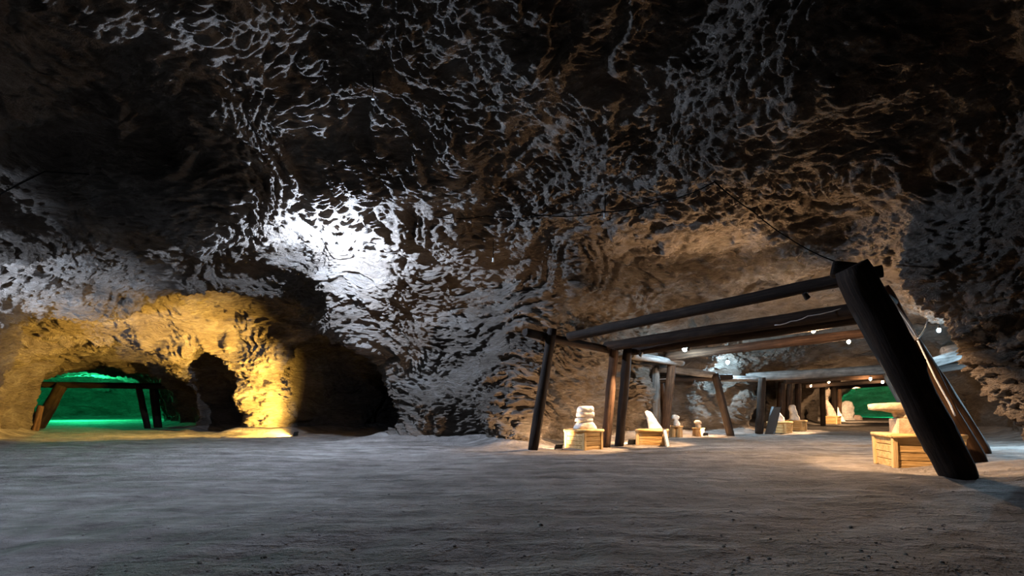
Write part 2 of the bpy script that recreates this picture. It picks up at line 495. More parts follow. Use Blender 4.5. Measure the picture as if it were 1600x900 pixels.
# ------------------------------------------------------------------ survey helper: a spot in the cave from its bearing, height and distance
def at(px, py, Y): return Vector(((px-800)/800*Y, Y, EYE+(636-py)/800*Y))
def on_floor(px, py):
    Y = 1120.0/(py-636)
    for _ in range(8):
        z = floor_z((px-800)/800*Y, Y); Y = (EYE-z)*800/(py-636)
    return Vector(((px-800)/800*Y, Y, floor_z((px-800)/800*Y, Y)))

# ------------------------------------------------------------------ timbers
def log(name, p0, p1, r0, r1, mat, label, cat, group, seg=14, square=0.0, bow=0.0, knots=3):
    p0, p1 = Vector(p0), Vector(p1)
    L = (p1-p0).length
    n = max(10, int(L/0.22))
    bm = bmesh.new(); rings = []
    ph = random.uniform(0, 50)
    kn = [(random.uniform(0.12, 0.88)*L, random.uniform(0, 6.28), random.uniform(0.1, 0.2)) for _ in range(knots)]
    pts = []
    for k in range(n+1):
        t = k/n; z = t*L
        r = r0+(r1-r0)*t
        for j in range(seg):
            a = 2*math.pi*j/seg
            pts.append((math.cos(a)*1.3+ph, math.sin(a)*1.3, z*0.9, r, a, z, t))
    A = np.array(pts, dtype=np.float32)
    nz = perlin(A[:, :3])*0.16 + perlin(A[:, :3]*np.array([2.5, 2.5, 1.2])+9)*0.08
    rr = A[:, 3]*(1+nz)
    if square: rr *= 1-square+square/np.maximum(np.abs(np.cos(A[:, 4])), np.abs(np.sin(A[:, 4])))*0.92
    for zk, ak, hk in kn:
        da = np.angle(np.exp(1j*(A[:, 4]-ak)))
        rr += A[:, 3]*hk*np.exp(-(da/0.35)**2-((A[:, 5]-zk)/0.09)**2)
    i = 0
    for k in range(n+1):
        t = k/n; row = []
        e = 0.9 if k in (0, n) else 1.0
        off = bow*math.sin(math.pi*t)
        for j in range(seg):
            row.append(bm.verts.new((math.cos(A[i, 4])*rr[i]*e+off, math.sin(A[i, 4])*rr[i]*e, A[i, 5]))); i += 1
        rings.append(row)
    for k in range(n):
        for j in range(seg):
            bm.faces.new((rings[k][j], rings[k][(j+1) % seg], rings[k+1][(j+1) % seg], rings[k+1][j]))
    bm.faces.new(rings[0][::-1]); bm.faces.new(rings[-1])
    o = from_bm(name, bm, mat, smooth=False)
    for p in o.data.polygons:
        if len(p.vertices) == 4: p.use_smooth = True
    o.location = p0
    o.rotation_mode = 'QUATERNION'; o.rotation_quaternion = (p1-p0).to_track_quat('Z', 'Y')
    tag(o, label, cat, group)
    return o

PG, BG = 'leaning pit props in the right tunnel', 'roof beams of the right tunnel'
def post(base_px, base_py, top_px, top_py, r, mat, label, dY=0.0, rt=None, group=PG, square=0.0, Y=None):
    if Y is None: b = on_floor(base_px, base_py)
    else:
        b = Vector(((base_px-800)/800*Y, Y, 0)); b.z = floor_z(b.x, b.y)
    b.z -= 0.06
    t = at(top_px, top_py, b.y+dY)
    return log('pit_prop', b, t, r, rt or r*0.92, mat, label, 'post', group, square=square)
def beam(a, b, r, mat, label, rt=None, bow=0.0, group=BG, square=0.0):
    return log('overhead_log', at(*a), at(*b), r, rt or r*0.9, mat, label, 'log', group, bow=bow, square=square)

post(832, 703, 863, 514, 0.165, TIMBER, 'black pit prop standing leftmost in the right tunnel, beside the layered white stone')
post(946, 699, 960, 541, 0.165, BROWN, 'brown pit prop just right of the layered white stone, left one of a close pair')
post(967, 697, 981, 543, 0.175, TIMBER, 'black pit prop of a close pair, nearer to the crate with the leaning slab')
post(1025, 0, 1024, 575, 0.2, GREYWOOD, 'upright grey post rising behind the crate with the leaning slab', Y=23.5)
post(1038, 0, 1050, 560, 0.2, BROWN, 'long brown post leaning right, beside the grey upright post', Y=22.6)
post(1017, 0, 1010, 595, 0.12, BROWN, 'short reddish post leaning left, behind the leaning slab', Y=24.5)
post(1040, 0, 1033, 594, 0.12, BROWN, 'short reddish post between grey upright post and long brown post', Y=25.2)
post(1142, 681, 1117, 584, 0.19, TIMBER, 'black post leaning left, alone before the blue-lit rock buttress')
post(1186, 678, 1191, 590, 0.2, TIMBER, 'black post beside the blue-lit rock buttress, carrying a grey cross beam')
post(1219, 0, 1222, 597, 0.26, BROWN, 'brown lit post at the dark gap, left one of two touching', Y=33.0, dY=0.3)
post(1231, 0, 1234, 597, 0.2, BROWN, 'brown post at the dark gap, right one of two touching', Y=33.4)
post(1246, 0, 1247, 600, 0.2, BROWN, 'dark brown post behind the crate with the upright pale stone', Y=34.2)
post(1286, 665, 1285, 601, 0.17, TIMBER, 'slender black post in front of the green glow', rt=0.19)
post(1304, 0, 1303, 604, 0.22, TIMBER, 'dark brown post behind the slender black post, left of green glow', Y=43.5)
post(1312, 0, 1312, 606, 0.2, BROWN, 'farthest brown post at the left edge of the green glow', Y=52)
post(1501, 747, 1331, 416, 0.31, TIMBER, 'thick black leaning post in the foreground before the largest crate', rt=0.29, square=0.35)
post(1527, 724, 1374, 452, 0.24, BROWN, 'brown leaning post directly behind the thick black foreground post', rt=0.22, square=0.3)
post(1534, 708, 1391, 480, 0.28, BROWN, 'tan-lit leaning post, rearmost of three at the largest crate', rt=0.21)

beam((889, 526, 16.6), (1378, 424, 10.0), 0.15, TIMBER, 'long black roof beam nearest the viewer, ending on the thick foreground post', rt=0.14)
beam((1299, 421, 10.25), (1352, 424, 9.95), 0.17, TIMBER, 'short dark log stub laid over the head of the thick foreground post')
beam((820, 519, 15.6), (962, 549, 18.6), 0.135, TIMBER, 'dark side beam crossing the leftmost pit prop')
beam((946, 542, 18.3), (1352, 482, 13.0), 0.19, TIMBER, 'brown double roof beam, upper log of the pair', rt=0.18)
beam((985, 549, 18.8), (1352, 497, 13.3), 0.165, TIMBER, 'brown double roof beam, lower log of the pair')
beam((1040, 558, 22.2), (1372, 518, 17.0), 0.18, BROWN, 'brown roof beam third from the viewer, above the warm bulbs')
beam((986, 555, 20.0), (1066, 568, 23.0), 0.15, GREYWOOD, 'grey side beam lit by the blue-white bulb')
beam((1026, 575, 23.4), (1118, 586, 25.4), 0.17, GREYWOOD, 'grey side beam running to the lone left-leaning post')
beam((1005, 595, 24.6), (1143, 589, 25.9), 0.16, TIMBER, 'dark low beam behind the grey upright post')
beam((1112, 591, 27.2), (1196, 592, 28.0), 0.17, GREYWOOD, 'grey side beam in front of the blue-lit buttress')
beam((1166, 590, 28.2), (1387, 577, 26.6), 0.24, GREYWOOD, 'thick grey cross beam over the middle of the tunnel', rt=0.26)
beam((1226, 596, 31.8), (1390, 587, 31.5), 0.17, BROWN, 'brown cross beam close behind the thick grey one')
beam((1258, 604, 36.0), (1392, 594, 35.4), 0.16, TIMBER, 'dark cross beam above the slender black post')
beam((1297, 606, 44.0), (1400, 600, 43.0), 0.17, TIMBER, 'farthest dark cross beam before the green glow')
post(1436, 0, 1385, 582, 0.22, GREYWOOD, 'grey post edge showing left of the thick black foreground post', Y=26.8)
# timbers of the passage on the right
SG = 'timbers of the right side passage'
beam((1436, 573, 17.6), (1560, 536, 18.8), 0.19, GREYWOOD, 'grey knotted log in the right side passage, lit by the blue lamp', group=SG)
beam((1474, 549, 19.6), (1570, 528, 19.6), 0.18, GREYWOOD, 'short grey log end above the knotted log', group=SG)
beam((1438, 580, 17.9), (1570, 562, 18.5), 0.15, TIMBER, 'black beam under the grey knotted log', group=SG)
beam((1380, 462, 12.2), (1396, 474, 12.9), 0.11, TIMBER, 'short black log end behind the head of the foreground post', group=SG)

# timber frame of the left passage
LG = 'dark timbers before the green chamber'
post(58, 0, 97, 601, 0.36, TIMBER, 'broad black post leaning right in front of the green chamber', Y=34, group=LG)
post(231, 0, 216, 601, 0.2, TIMBER, 'thin black post leaning left in front of the green chamber', Y=34, group=LG)
post(247, 0, 239, 603, 0.26, TIMBER, 'thick black post at the right end of the green chamber', Y=35.5, group=LG)
log('overhead_log', at(64, 601, 34), at(262, 603.5, 34.6), 0.2, 0.19, TIMBER, 'long dark beam spanning the front of the green chamber', 'log', LG)
post(54, 0, 64, 634, 0.16, BROWN, 'short orange-lit post at the left foot of the yellow arch', Y=28.2, group=LG)

# ------------------------------------------------------------------ crates
def planks_panel(bm, w, h, n, th, face, off, gap=0.012):
    """n horizontal boards on one side; face 'x' = boards run along x at y=off, 'y' = along y at x=off"""
    ph = (h-gap*(n+1))/n
    for k in range(n):
        z = gap+(ph+gap)*k+ph/2
        t = th*random.uniform(0.8, 1.15)
        if face == 'x': box(bm, 0, off+random.uniform(-.006, .006), z, w*random.uniform(.985, 1), t, ph, bev=0.006, jit=0.005)
        else: box(bm, off+random.uniform(-.006, .006), 0, z, t, w*random.uniform(.985, 1), ph, bev=0.006, jit=0.005)

def crate(loc, rz, sx, sy, h, label, nb=4, flare=0.0):
    root = empty('wooden_crate', loc, rz)
    tag(root, label, 'crate', 'wooden crates carrying stones')
    for s in (-1, 1):
        bm = bmesh.new(); planks_panel(bm, sx-0.06, h-0.06, nb, 0.028, 'x', s*(sy/2-0.02)); from_bm('side_panel', bm, PLANK, root)
        bm = bmesh.new(); planks_panel(bm, sy-0.06, h-0.06, nb, 0.028, 'y', s*(sx/2-0.02)); from_bm('end_panel', bm, PLANK, root)
    for i in (-1, 1):
        for j in (-1, 1):
            bm = bmesh.new()
            box(bm, i*(sx/2-0.025), j*(sy/2-0.025), (h-0.05)/2, 0.105, 0.105, h-0.05, bev=0.01, jit=0.004)
            from_bm('corner_post', bm, POSTWOOD, root)
    r = 0.05
    for s in (-1, 1):
        x = sx/2+0.035; y = sy/2+0.035
        from_bm('top_rail', tube_bm([(-x, s*y*0.96, h-0.03), (-x*.3, s*y*0.965, h-0.025), (x*.4, s*y*0.955, h-0.035), (x, s*y*0.96, h-0.03)], [r, r*1.08, r*.95, r], 10), PLANK, root, smooth=True)
        from_bm('top_rail', tube_bm([(s*x*0.96, -y*.9, h-0.03), (s*x*0.96, y*.9, h-0.03)], r, 10), PLANK, root, smooth=True)
    bm = bmesh.new()
    m = 5
    for k in range(m):
        box(bm, 0, -sy/2+(k+0.5)*sy/m, h+0.0025, sx*0.97, sy/m-0.012, 0.035, bev=0.005, jit=0.003)
    from_bm('lid', bm, PLANK, root)
    if flare:
        for ch in root.children:
            for v in ch.data.vertices:
                f = 1+flare*(v.co.z/h)
                v.co.x *= f; v.co.y *= f
    return root

def stone(name, rings, loc, rz, mat, label, cat, group=None, seg=28, amp=0.03, freq=4.0, sq=0.35, tilt=(0, 0)):
    """lofted irregular block: rings = (z, half-width x, half-depth y, shift x, shift y)"""
    dense = []
    for (a, b) in zip(rings[:-1], rings[1:]):
        steps = max(2, int((abs(b[0]-a[0])+max(abs(b[1]-a[1]), abs(b[2]-a[2])))/0.05))
        for k in range(steps):
            t = k/steps; dense.append([a[i]+(b[i]-a[i])*t for i in range(5)])
    dense.append(list(rings[-1]))
    pts = []
    for z, rx, ry, cx, cy in dense:
        for j in range(seg):
            a = 2*math.pi*j/seg; ca, sa = math.cos(a), math.sin(a)
            e = 1-sq*0.5
            x = math.copysign(abs(ca)**e, ca); y = math.copysign(abs(sa)**e, sa)
            pts.append((cx+x*rx, cy+y*ry, z))
    P = np.array(pts, dtype=np.float32)
    ph = random.uniform(0, 90)
    q = P*freq+ph
    d = np.stack([perlin(q), perlin(q+33), perlin(q+66)], 1)*amp + np.stack([perlin(q*3), perlin(q*3+33), perlin(q*3+66)], 1)*amp*0.35
    d[:, 2] *= np.clip((P[:, 2]-rings[0][0])/0.08, 0, 1)*0.7
    P = P+d
    bm = bmesh.new()
    vs = [bm.verts.new(p) for p in P.tolist()]
    nr = len(dense)
    for k in range(nr-1):
        for j in range(seg):
            bm.faces.new((vs[k*seg+j], vs[k*seg+(j+1) % seg], vs[(k+1)*seg+(j+1) % seg], vs[(k+1)*seg+j]))
    bm.faces.new(vs[:seg][::-1]); 
    top = vs[(nr-1)*seg:]
    cv = bm.verts.new(sum((v.co for v in top), Vector())/seg+Vector((0, 0, 0.012)))
    for j in range(seg): bm.faces.new((top[j], top[(j+1) % seg], cv))
    o = from_bm(name, bm, mat, smooth=True)
    o.location = loc; o.rotation_euler = (tilt[0], tilt[1], rz)
    tag(o, label, cat, group)
    return o

def crate_at(px, py, Yoff, rz, sx, sy, h, label, nb=4, flare=0.0):
    p = on_floor(px, py); p.y += Yoff; p.x = (px-800)/800*p.y
    p.z = floor_z(p.x, p.y)-0.015
    return crate(p, rz, sx, sy, h, label, nb, flare), p

SC = 'stone carvings along the right tunnel'
# crate with the layered white stone
c1, p1 = crate_at(912, 702.5, 0.45, math.radians(39), 0.86, 0.86, 0.66, 'pine crate with pale slatted sides under the layered white stone')
stone('stone_sculpture', [(0, .39, .27, .02, 0), (.07, .38, .27, .02, 0), (.2, .27, .22, 0.02, 0), (.235, .22, .18, 0, 0), (.25, .28, .21, -.03, 0), (.34, .29, .2, -.02, 0), (.385, .24, .18, 0.02, 0), (.4, .2, .17, .04, 0), (.42, .29, .21, .04, 0), (.54, .3, .21, .035, 0), (.56, .265, .18, .03, 0), (.585, .29, .2, .03, 0), (.7, .27, .2, .03, 0), (.76, .22, .15, .05, 0)],
      (p1.x+0.03, p1.y, p1.z+0.677), math.radians(20), MARBLE, 'white layered stone carving on the leftmost pine crate', 'sculpture', SC, amp=0.032, sq=0.8)
# crate with the leaning slab
c2, p2 = crate_at(1019, 696.5, 0.5, math.radians(-24), 1.0, 0.8, 0.58, 'honey coloured pine crate under the leaning white slab')
stone('stone_sculpture', [(0, .24, .12, .12, 0), (.1, .22, .11, .09, 0), (.3, .18, .1, .0, 0), (.5, .14, .09, -.09, 0), (.63, .1, .07, -.15, 0), (.67, .05, .05, -.17, 0)],
      (p2.x+0.0, p2.y, p2.z+0.597), math.radians(-10), MARBLE, 'white slanting slab of stone leaning left on a pine crate', 'sculpture', SC, amp=0.025, sq=0.85)

def board(loc, rz, lean, wd, ht, label, mat=None):
    root = empty('info_board', loc, rz)
    root.rotation_euler = (lean, 0, rz)
    tag(root, label, 'board', 'boards leaning by the crates')
    bm = bmesh.new(); box(bm, 0, 0, ht/2, wd, 0.018, ht, bev=0.004); from_bm('panel', bm, mat or BOARDM, root)
    bm = bmesh.new()
    for s in (-1, 1): box(bm, s*(wd/2-0.012), -0.013, ht/2, 0.024, 0.014, ht, bev=0.003)
    for z in (0.012, ht-0.012): box(bm, 0, -0.013, z, wd, 0.014, 0.024, bev=0.003)
    from_bm('frame', bm, BLACKM, root)
    return root
b = on_floor(1044, 697.5)
board((b.x, b.y, b.z-0.01), math.radians(60), math.radians(-12), 0.5, 0.66, 'grey board leaning against the honey coloured crate')
b = on_floor(1203, 678.5)
board((b.x, b.y, b.z-0.01), math.radians(-62), math.radians(-20), 0.55, 1.5, 'tall dark grey board leaning near the black post and a crate', SLATEM)

# stumps
def stump(px, py, h, r, label, w2=1.0):
    p = on_floor(px, py); p.y += r*0.9; p.x = (px-800)/800*p.y; p.z = floor_z(p.x, p.y)-0.015
    root = empty('wooden_stump', p, random.uniform(0, 3)); tag(root, label, 'stump', 'stumps carrying small stones')
    for k in range(3):
        a = k*2.1
        bm = tube_bm([(math.cos(a)*r*.48, math.sin(a)*r*.48, 0), (math.cos(a)*r*.5, math.sin(a)*r*.48, h*.5), (math.cos(a)*r*.47, math.sin(a)*r*.5, h*random.uniform(.94, 1))], [r*.55, r*.52, r*.5], 14)
        from_bm('log_section', bm, STUMP, root, smooth=False)
    bm = bmesh.new(); r_ = bmesh.ops.create_cone(bm, cap_ends=True, segments=22, radius1=r*.98, radius2=r*1.02, depth=0.05)
    for v in bm.verts: v.co.z += h+0.02
    from_bm('top_disc', bm, STUMP, root)
    return p, h+0.045
p, hh = stump(1057, 683, 0.46, 0.3, 'squat wooden stump under the little bird-like stone')
stone('stone_sculpture', [(0, .17, .13, .02, 0), (.12, .15, .12, .01, 0), (.24, .1, .09, -.02, 0), (.3, .08, .08, -.05, 0), (.34, .17, .1, -.07, 0), (.42, .19, .11, -.05, 0), (.5, .12, .09, -.08, 0), (.53, .06, .05, -.1, 0)],
      (p.x, p.y, p.z+hh+0.003), 0.2, MARBLE, 'little bird-like pale stone on a squat stump', 'sculpture', SC, amp=0.025)
p, hh = stump(1091, 682.5, 0.36, 0.28, 'low wooden stump right of the bird-like stone')
stone('stone_sculpture', [(0, .13, .12, 0, 0), (.1, .15, .12, .0, 0), (.16, .12, .1, -.03, 0), (.2, .2, .14, -.02, 0), (.28, .19, .13, -.03, 0), (.34, .1, .08, -.05, 0)],
      (p.x, p.y, p.z+hh+0.003), 0.5, SAND, 'small knobby tan stone on the low stump', 'sculpture', SC, amp=0.035)

c5, p5 = crate_at(1218, 678.3, 0.6, math.radians(-50), 0.95, 0.8, 0.6, 'pale crate next to the tall dark grey board')
stone('stone_sculpture', [(0, .26, .2, .1, 0), (.2, .24, .19, .06, 0), (.45, .2, .16, -.06, 0), (.66, .15, .12, -.16, 0), (.73, .08, .07, -.2, 0)],
      (p5.x-0.1, p5.y, p5.z+0.617), 0, MARBLE, 'pale pointed stone leaning left beside the tall dark grey board', 'sculpture', SC, amp=0.04, sq=0.5)
c6, p6 = crate_at(1241, 672.8, 0.6, math.radians(-46), 1.05, 0.85, 0.6, 'tan crate under the upright pale stone at the dark gap')
stone('stone_sculpture', [(0, .3, .22, .1, 0), (.12, .27, .2, .08, 0), (.35, .22, .17, .0, 0), (.6, .2, .15, -.06, 0), (.8, .2, .15, -.1, 0), (.9, .13, .1, -.12, 0)],
      (p6.x-0.05, p6.y, p6.z+0.617), 0.1, MARBLE, 'upright pale stone on the tan crate at the dark gap', 'sculpture', SC, amp=0.04, sq=0.5)
c7, p7 = crate_at(1298, 663.6, 0.6, math.radians(-50), 1.15, 0.9, 0.62, 'reddish crate behind the slender black post')
stone('stone_sculpture', [(0, .42, .25, .08, 0), (.2, .36, .23, .04, 0), (.6, .3, .2, -.1, 0), (1.0, .22, .16, -.28, 0), (1.3, .12, .1, -.38, 0)],
      (p7.x, p7.y, p7.z+0.637), 0.1, PINKSTONE, 'pink tapering stone on the reddish crate', 'sculpture', SC, amp=0.05, sq=0.5)
p = at(1308.5, 0, 50); p.z = floor_z(p.x, p.y)-0.03
stone('stone_sculpture', [(0, .5, .35, .25, 0), (.4, .4, .3, .15, 0), (1.0, .3, .24, -.1, 0), (1.4, .28, .2, -.2, 0), (1.6, .14, .12, -.25, 0)],
      p, 0.0, MARBLE, 'pale stone standing between two far posts left of the green glow', 'sculpture', SC, amp=0.06)
p = at(1324, 0, 55); p.z = floor_z(p.x, p.y)-0.03
stone('stone_sculpture', [(0, .8, .5, 0, 0), (.15, .82, .5, 0, 0), (.3, .55, .36, .05, 0), (.6, .66, .4, .0, 0), (1.1, .72, .45, -.05, 0), (1.6, .66, .42, -.05, 0), (1.95, .45, .3, -.05, 0), (2.08, .2, .15, -.05, 0)],
      p, 0.0, MARBLE, 'big rounded white stone head in front of the green glow', 'sculpture', SC, amp=0.09, freq=2.5)
p = at(1338, 0, 56); p.z = floor_z(p.x, p.y)-0.03
stone('rock', [(0, .62, .4, 0, 0), (.3, .6, .38, 0, 0), (.48, .5, .3, -.05, 0), (.55, .25, .18, -.05, 0)], p, 0.0, PINKSTONE, 'low brown boulder right of the big rounded stone head', 'rock', amp=0.08, freq=2.5)

# the large crate on the right with plinth and bird stone
c9, p9 = crate_at(1432, 731, 0.62, math.radians(-13), 1.32, 0.95, 0.76, 'largest pine crate behind the thick black foreground post', nb=4, flare=0.05)
bm = bmesh.new(); box(bm, 0, 0, 0.17, 0.82, 0.5, 0.34, bev=0.012, jit=0.012)
bmesh.ops.subdivide_edges(bm, edges=bm.edges[:], cuts=2, use_grid_fill=True)
o = from_bm('plinth_block', bm, SAND); o.location = (p9.x-0.03, p9.y+0.05, p9.z+0.782); o.rotation_euler = (0, 0, math.radians(-13))
tag(o, 'square tan stone block on the largest crate', 'plinth')
o = stone('stone_sculpture', [(0, .42, .24, .02, 0), (.13, .44, .25, 0, 0), (.17, .52, .26, -.12, 0), (.21, .68, .27, -.28, 0), (.32, .72, .27, -.26, 0), (.36, .64, .24, -.2, 0)],
      (p9.x+0.0, p9.y+0.05, p9.z+1.128), math.radians(-10), SAND, 'flat-topped tan stone with a beak-like point on the square block', 'sculpture', SC, amp=0.045, freq=3.2, sq=0.7)
c10, p10 = crate_at(1482, 702, 0.5, math.radians(-15), 0.95, 0.8, 0.7, 'crate mostly hidden behind the rearmost leaning post')
stone('stone_sculpture', [(0, .3, .2, 0, 0), (.2, .28, .18, .02, 0), (.38, .24, .16, .1, 0), (.5, .3, .16, .12, 0), (.62, .26, .14, .06, 0), (.72, .12, .1, 0, 0)],
      (p10.x+0.05, p10.y, p10.z+0.717), 0.2, SAND, 'tan stone peeking out right of the rearmost leaning post', 'sculpture', SC, amp=0.05)

# ------------------------------------------------------------------ lamps
def point(name, loc, watts, col, rad, parent=None):
    d = bpy.data.lights.new(name, 'POINT'); d.energy = watts; d.color = col; d.shadow_soft_size = rad
    o = bpy.data.objects.new(name, d); COL.objects.link(o); o.location = loc
    if parent: o.parent = parent
    return o
def spot(name, loc, target, watts, col, angle, blend=0.6, rad=0.04, parent=None):
    d = bpy.data.lights.new(name, 'SPOT'); d.energy = watts; d.color = col; d.spot_size = math.radians(angle); d.spot_blend = blend; d.shadow_soft_size = rad
    o = bpy.data.objects.new(name, d); COL.objects.link(o); o.location = loc
    o.rotation_mode = 'QUATERNION'; o.rotation_quaternion = (Vector(target)-Vector(loc)).to_track_quat('-Z', 'Y')
    return o
BULB = {}
def bulb(loc, watts, col, label, drop=0.22, rb=0.045, rad=None):
    """bare bulb in a socket at the end of a short wire"""
    loc = Vector(loc)
    root = empty('hanging_bulb', loc); tag(root, label, 'lamp', 'bare bulbs of the tunnels')
    if col not in BULB: BULB[col] = glow('bulb_glow_%d' % len(BULB), col, 60)
    bm = bmesh.new(); bmesh.ops.create_uvsphere(bm, u_segments=16, v_segments=10, radius=rb)
    for v in bm.verts: v.co.z *= 1.25
    o = from_bm('bulb', bm, BULB[col], root, smooth=True); o.visible_shadow = True
    bm = bmesh.new(); bmesh.ops.create_cone(bm, cap_ends=True, segments=14, radius1=rb*.75, radius2=rb*.5, depth=0.08)
    for v in bm.verts: v.co.z += rb*1.25+0.035
    from_bm('socket', bm, BLACKM, root)
    from_bm('wire', tube_bm([(0, 0, rb*1.25+0.07), (0.01, 0, drop*.6), (0, 0, drop)], 0.008, 6), CABLEM, root)
    point('bulb_light', loc+Vector((0, 0, -rb*1.25-0.03)), watts, col, rad or 0.03)
    return root
def flood(loc, aim, watts, col, label, angle=120, size=0.2, blend=0.8):
    """low floodlight: flat body on a bracket, aimed at aim"""
    loc = Vector(loc); aim = Vector(aim)
    d = aim-loc; rz = math.atan2(d.y, d.x)-math.pi/2
    root = empty('floodlight', loc, rz); tag(root, label, 'lamp', 'floodlights of the cave')
    el = math.atan2(d.z-0.1, math.hypot(d.x, d.y))
    R = Matrix.Rotation(el, 3, 'X')
    bm = bmesh.new(); box(bm, 0, 0, 0.12, size, 0.05, size*.7, rot=None, bev=0.008)
    for v in bm.verts: v.co = R @ (v.co-Vector((0, 0, .12))) + Vector((0, 0, .12))
    hs = from_bm('housing', bm, BLACKM, root)
    key = (col, 'f')
    if key not in BULB: BULB[key] = glow('flood_glow_%d' % len(BULB), col, 12)
    bm = bmesh.new(); box(bm, 0, 0.028, 0.12, size*.84, 0.008, size*.54)
    for v in bm.verts: v.co = R @ (v.co-Vector((0, 0, .12))) + Vector((0, 0, .12))
    from_bm('lens', bm, BULB[key], hs)
    bm = bmesh.new()
    for s in (-1, 1): box(bm, s*(size/2+.01), 0, .065, .012, .03, .13)
    box(bm, 0, 0, 0.006, size+.03, .09, .014)
    from_bm('bracket', bm, BLACKM, root)
    dn = d.normalized()
    spot('flood_beam', loc+Vector((0, 0, .12))+dn*0.06, aim, watts, col, angle, blend, 0.05)
    return root

# main lamp of the hall, hanging close under the roof
hx, hy = -5.72, 16.7
hz = roof(hx, hy)
root = empty('ceiling_floodlight', (hx, hy, hz)); tag(root, 'dark lamp hanging under the glaring white spot on the roof', 'lamp')
from_bm('hanger', tube_bm([(0, 0, .3), (0.01, 0, -.1), (0, 0, -.32)], 0.012, 8), CABLEM, root)
bm = bmesh.new(); bmesh.ops.create_cone(bm, cap_ends=True, segments=18, radius1=.075, radius2=.05, depth=.1)
for v in bm.verts: v.co.z -= .36
from_bm('shade', bm, BLACKM, root)
bm = bmesh.new(); bmesh.ops.create_uvsphere(bm, u_segments=16, v_segments=10, radius=.05)
for v in bm.verts: v.co.z -= .44
from_bm('bulb', bm, glow('hall_bulb_glow', WHITE, 40), root, smooth=True)
LP = LIGHTS['hall']
point('hall_lamp_light', (hx+LP[0][0], hy+LP[0][1], hz+LP[0][2]), LP[1], LP[2], LP[3])
for k, ang in (('left', 100), ('yellow_high', 62), ('right', 55), ('rear', 110)):
    lp = LIGHTS[k]; spot('unseen_spot_beam', lp[0], lp[4], lp[1], lp[2], ang, 0.9, lp[3])  # unseen spots without fixtures, mostly added to brighten dim rock and floor

# left chambers, plus an added unseen light in the right side passage
for k in ('green_near', 'green_far', 'east'):
    if k in LIGHTS: point(k+'_light', *LIGHTS[k])

# bulbs of the right tunnel
bulb(at(1070, 545, 20.5), LIGHTS['b_blue'][0], BLUE, 'blue-white bulb under the brown double beam', rb=0.09)
bulb(at(1137, 566, 27.0), LIGHTS['b_blue2'][0], BLUE, 'blue-white bulb glowing on the rock of the buttress', rb=0.09)
bulb(at(1271, 516, 14.6), LIGHTS['b_warm'][0], WARM, 'warm bulb hanging from the double beam, nearest the viewer', rb=0.06)
bulb(at(1326, 534, 18.6), LIGHTS['b_warm'][0], WARM, 'warm bulb under the third beam, left of the thick black post', rb=0.06)
bulb(at(1360, 592, 31.0), LIGHTS['b_far'][0], WARM, 'small far bulb over the green glow, left of two', rb=0.08)
bulb(at(1379, 597, 34.9), LIGHTS['b_far'][0], WARM, 'small far bulb over the green glow, right of two', rb=0.08)
bulb(at(1295, 597, 35.0), LIGHTS['b_far'][0], WARM, 'small far bulb above the slender black post', rb=0.07)
bulb(at(1267, 603, 35.0), LIGHTS['b_far'][0], WARM, 'small far bulb at the left end of the dark cross beam', rb=0.06)
bulb(at(1467, 516, 17.4), LIGHTS['b_east'][0], BLUE, 'blue-white bulb in the right side passage', rb=0.06)

spot('green_beam', (50, 65.5, 3.0), (57, 77, 3.4), LIGHTS['green_right'][0], LIGHTS['green_right'][1], 140, 0.5, 0.2)
# small spotlights fixed to the beams, aimed at the carvings
def beam_spot(loc, aim, label, k=1.0, angle=62):
    loc = Vector(loc); aim = Vector(aim); d = (aim-loc).normalized()
    root = empty('spotlight', loc); tag(root, label, 'lamp', 'small spotlights on the beams')
    q = d.to_track_quat('Z', 'Y').to_matrix()
    bm = bmesh.new(); bmesh.ops.create_cone(bm, cap_ends=True, segments=16, radius1=.045, radius2=.06, depth=.14)
    for v in bm.verts: v.co = q @ (v.co - Vector((0, 0, .07)))
    from_bm('housing', bm, BLACKM, root)
    from_bm('bracket', tube_bm([(0, 0, 0.2), (0, 0, .05), tuple(-d*0.08)], 0.01, 6), BLACKM, root)
    W = LIGHTS['spot']
    spot('spot_beam', loc+d*0.02, aim, W[0]*k, W[1], angle, 0.5, 0.04)
beam_spot(at(1000, 556, 17.6), p1+Vector((0, 0, .5)), 'black spotlight under the lower double beam, aimed at the layered stone', 1.0, 58)
beam_spot(at(1075, 547, 17.2), p2+Vector((0, 0.1, .5)), 'black spotlight on the double beam, aimed at the leaning slab', 1.0, 55)
beam_spot(at(1085, 599, 24.6), at(1075, 672, 24.9), 'black spotlight on the low dark beam above the stumps', 0.6, 95)
beam_spot(at(1262, 590, 28.4), p5+Vector((0.6, 0.3, .5)), 'black spotlight under the thick grey cross beam', 1.2, 60)
beam_spot(at(1300, 596, 32.2), p6+Vector((0, 0.2, .6)), 'black spotlight under the brown cross beam', 1.2, 55)
beam_spot(at(1338, 609, 43.0), at(1321, 645, 54), 'black spotlight on the farthest dark cross beam', 4.0, 70)
beam_spot(at(1345, 600, 36.0), p7+Vector((0, 0, .7)), 'black spotlight on the dark cross beam over the slender post', 1.6, 50)
beam_spot(at(1262, 466, 11.0), p9+Vector((0, 0, .55)), 'black spotlight under the nearest long beam, aimed at the largest crate', 1.0, 66)

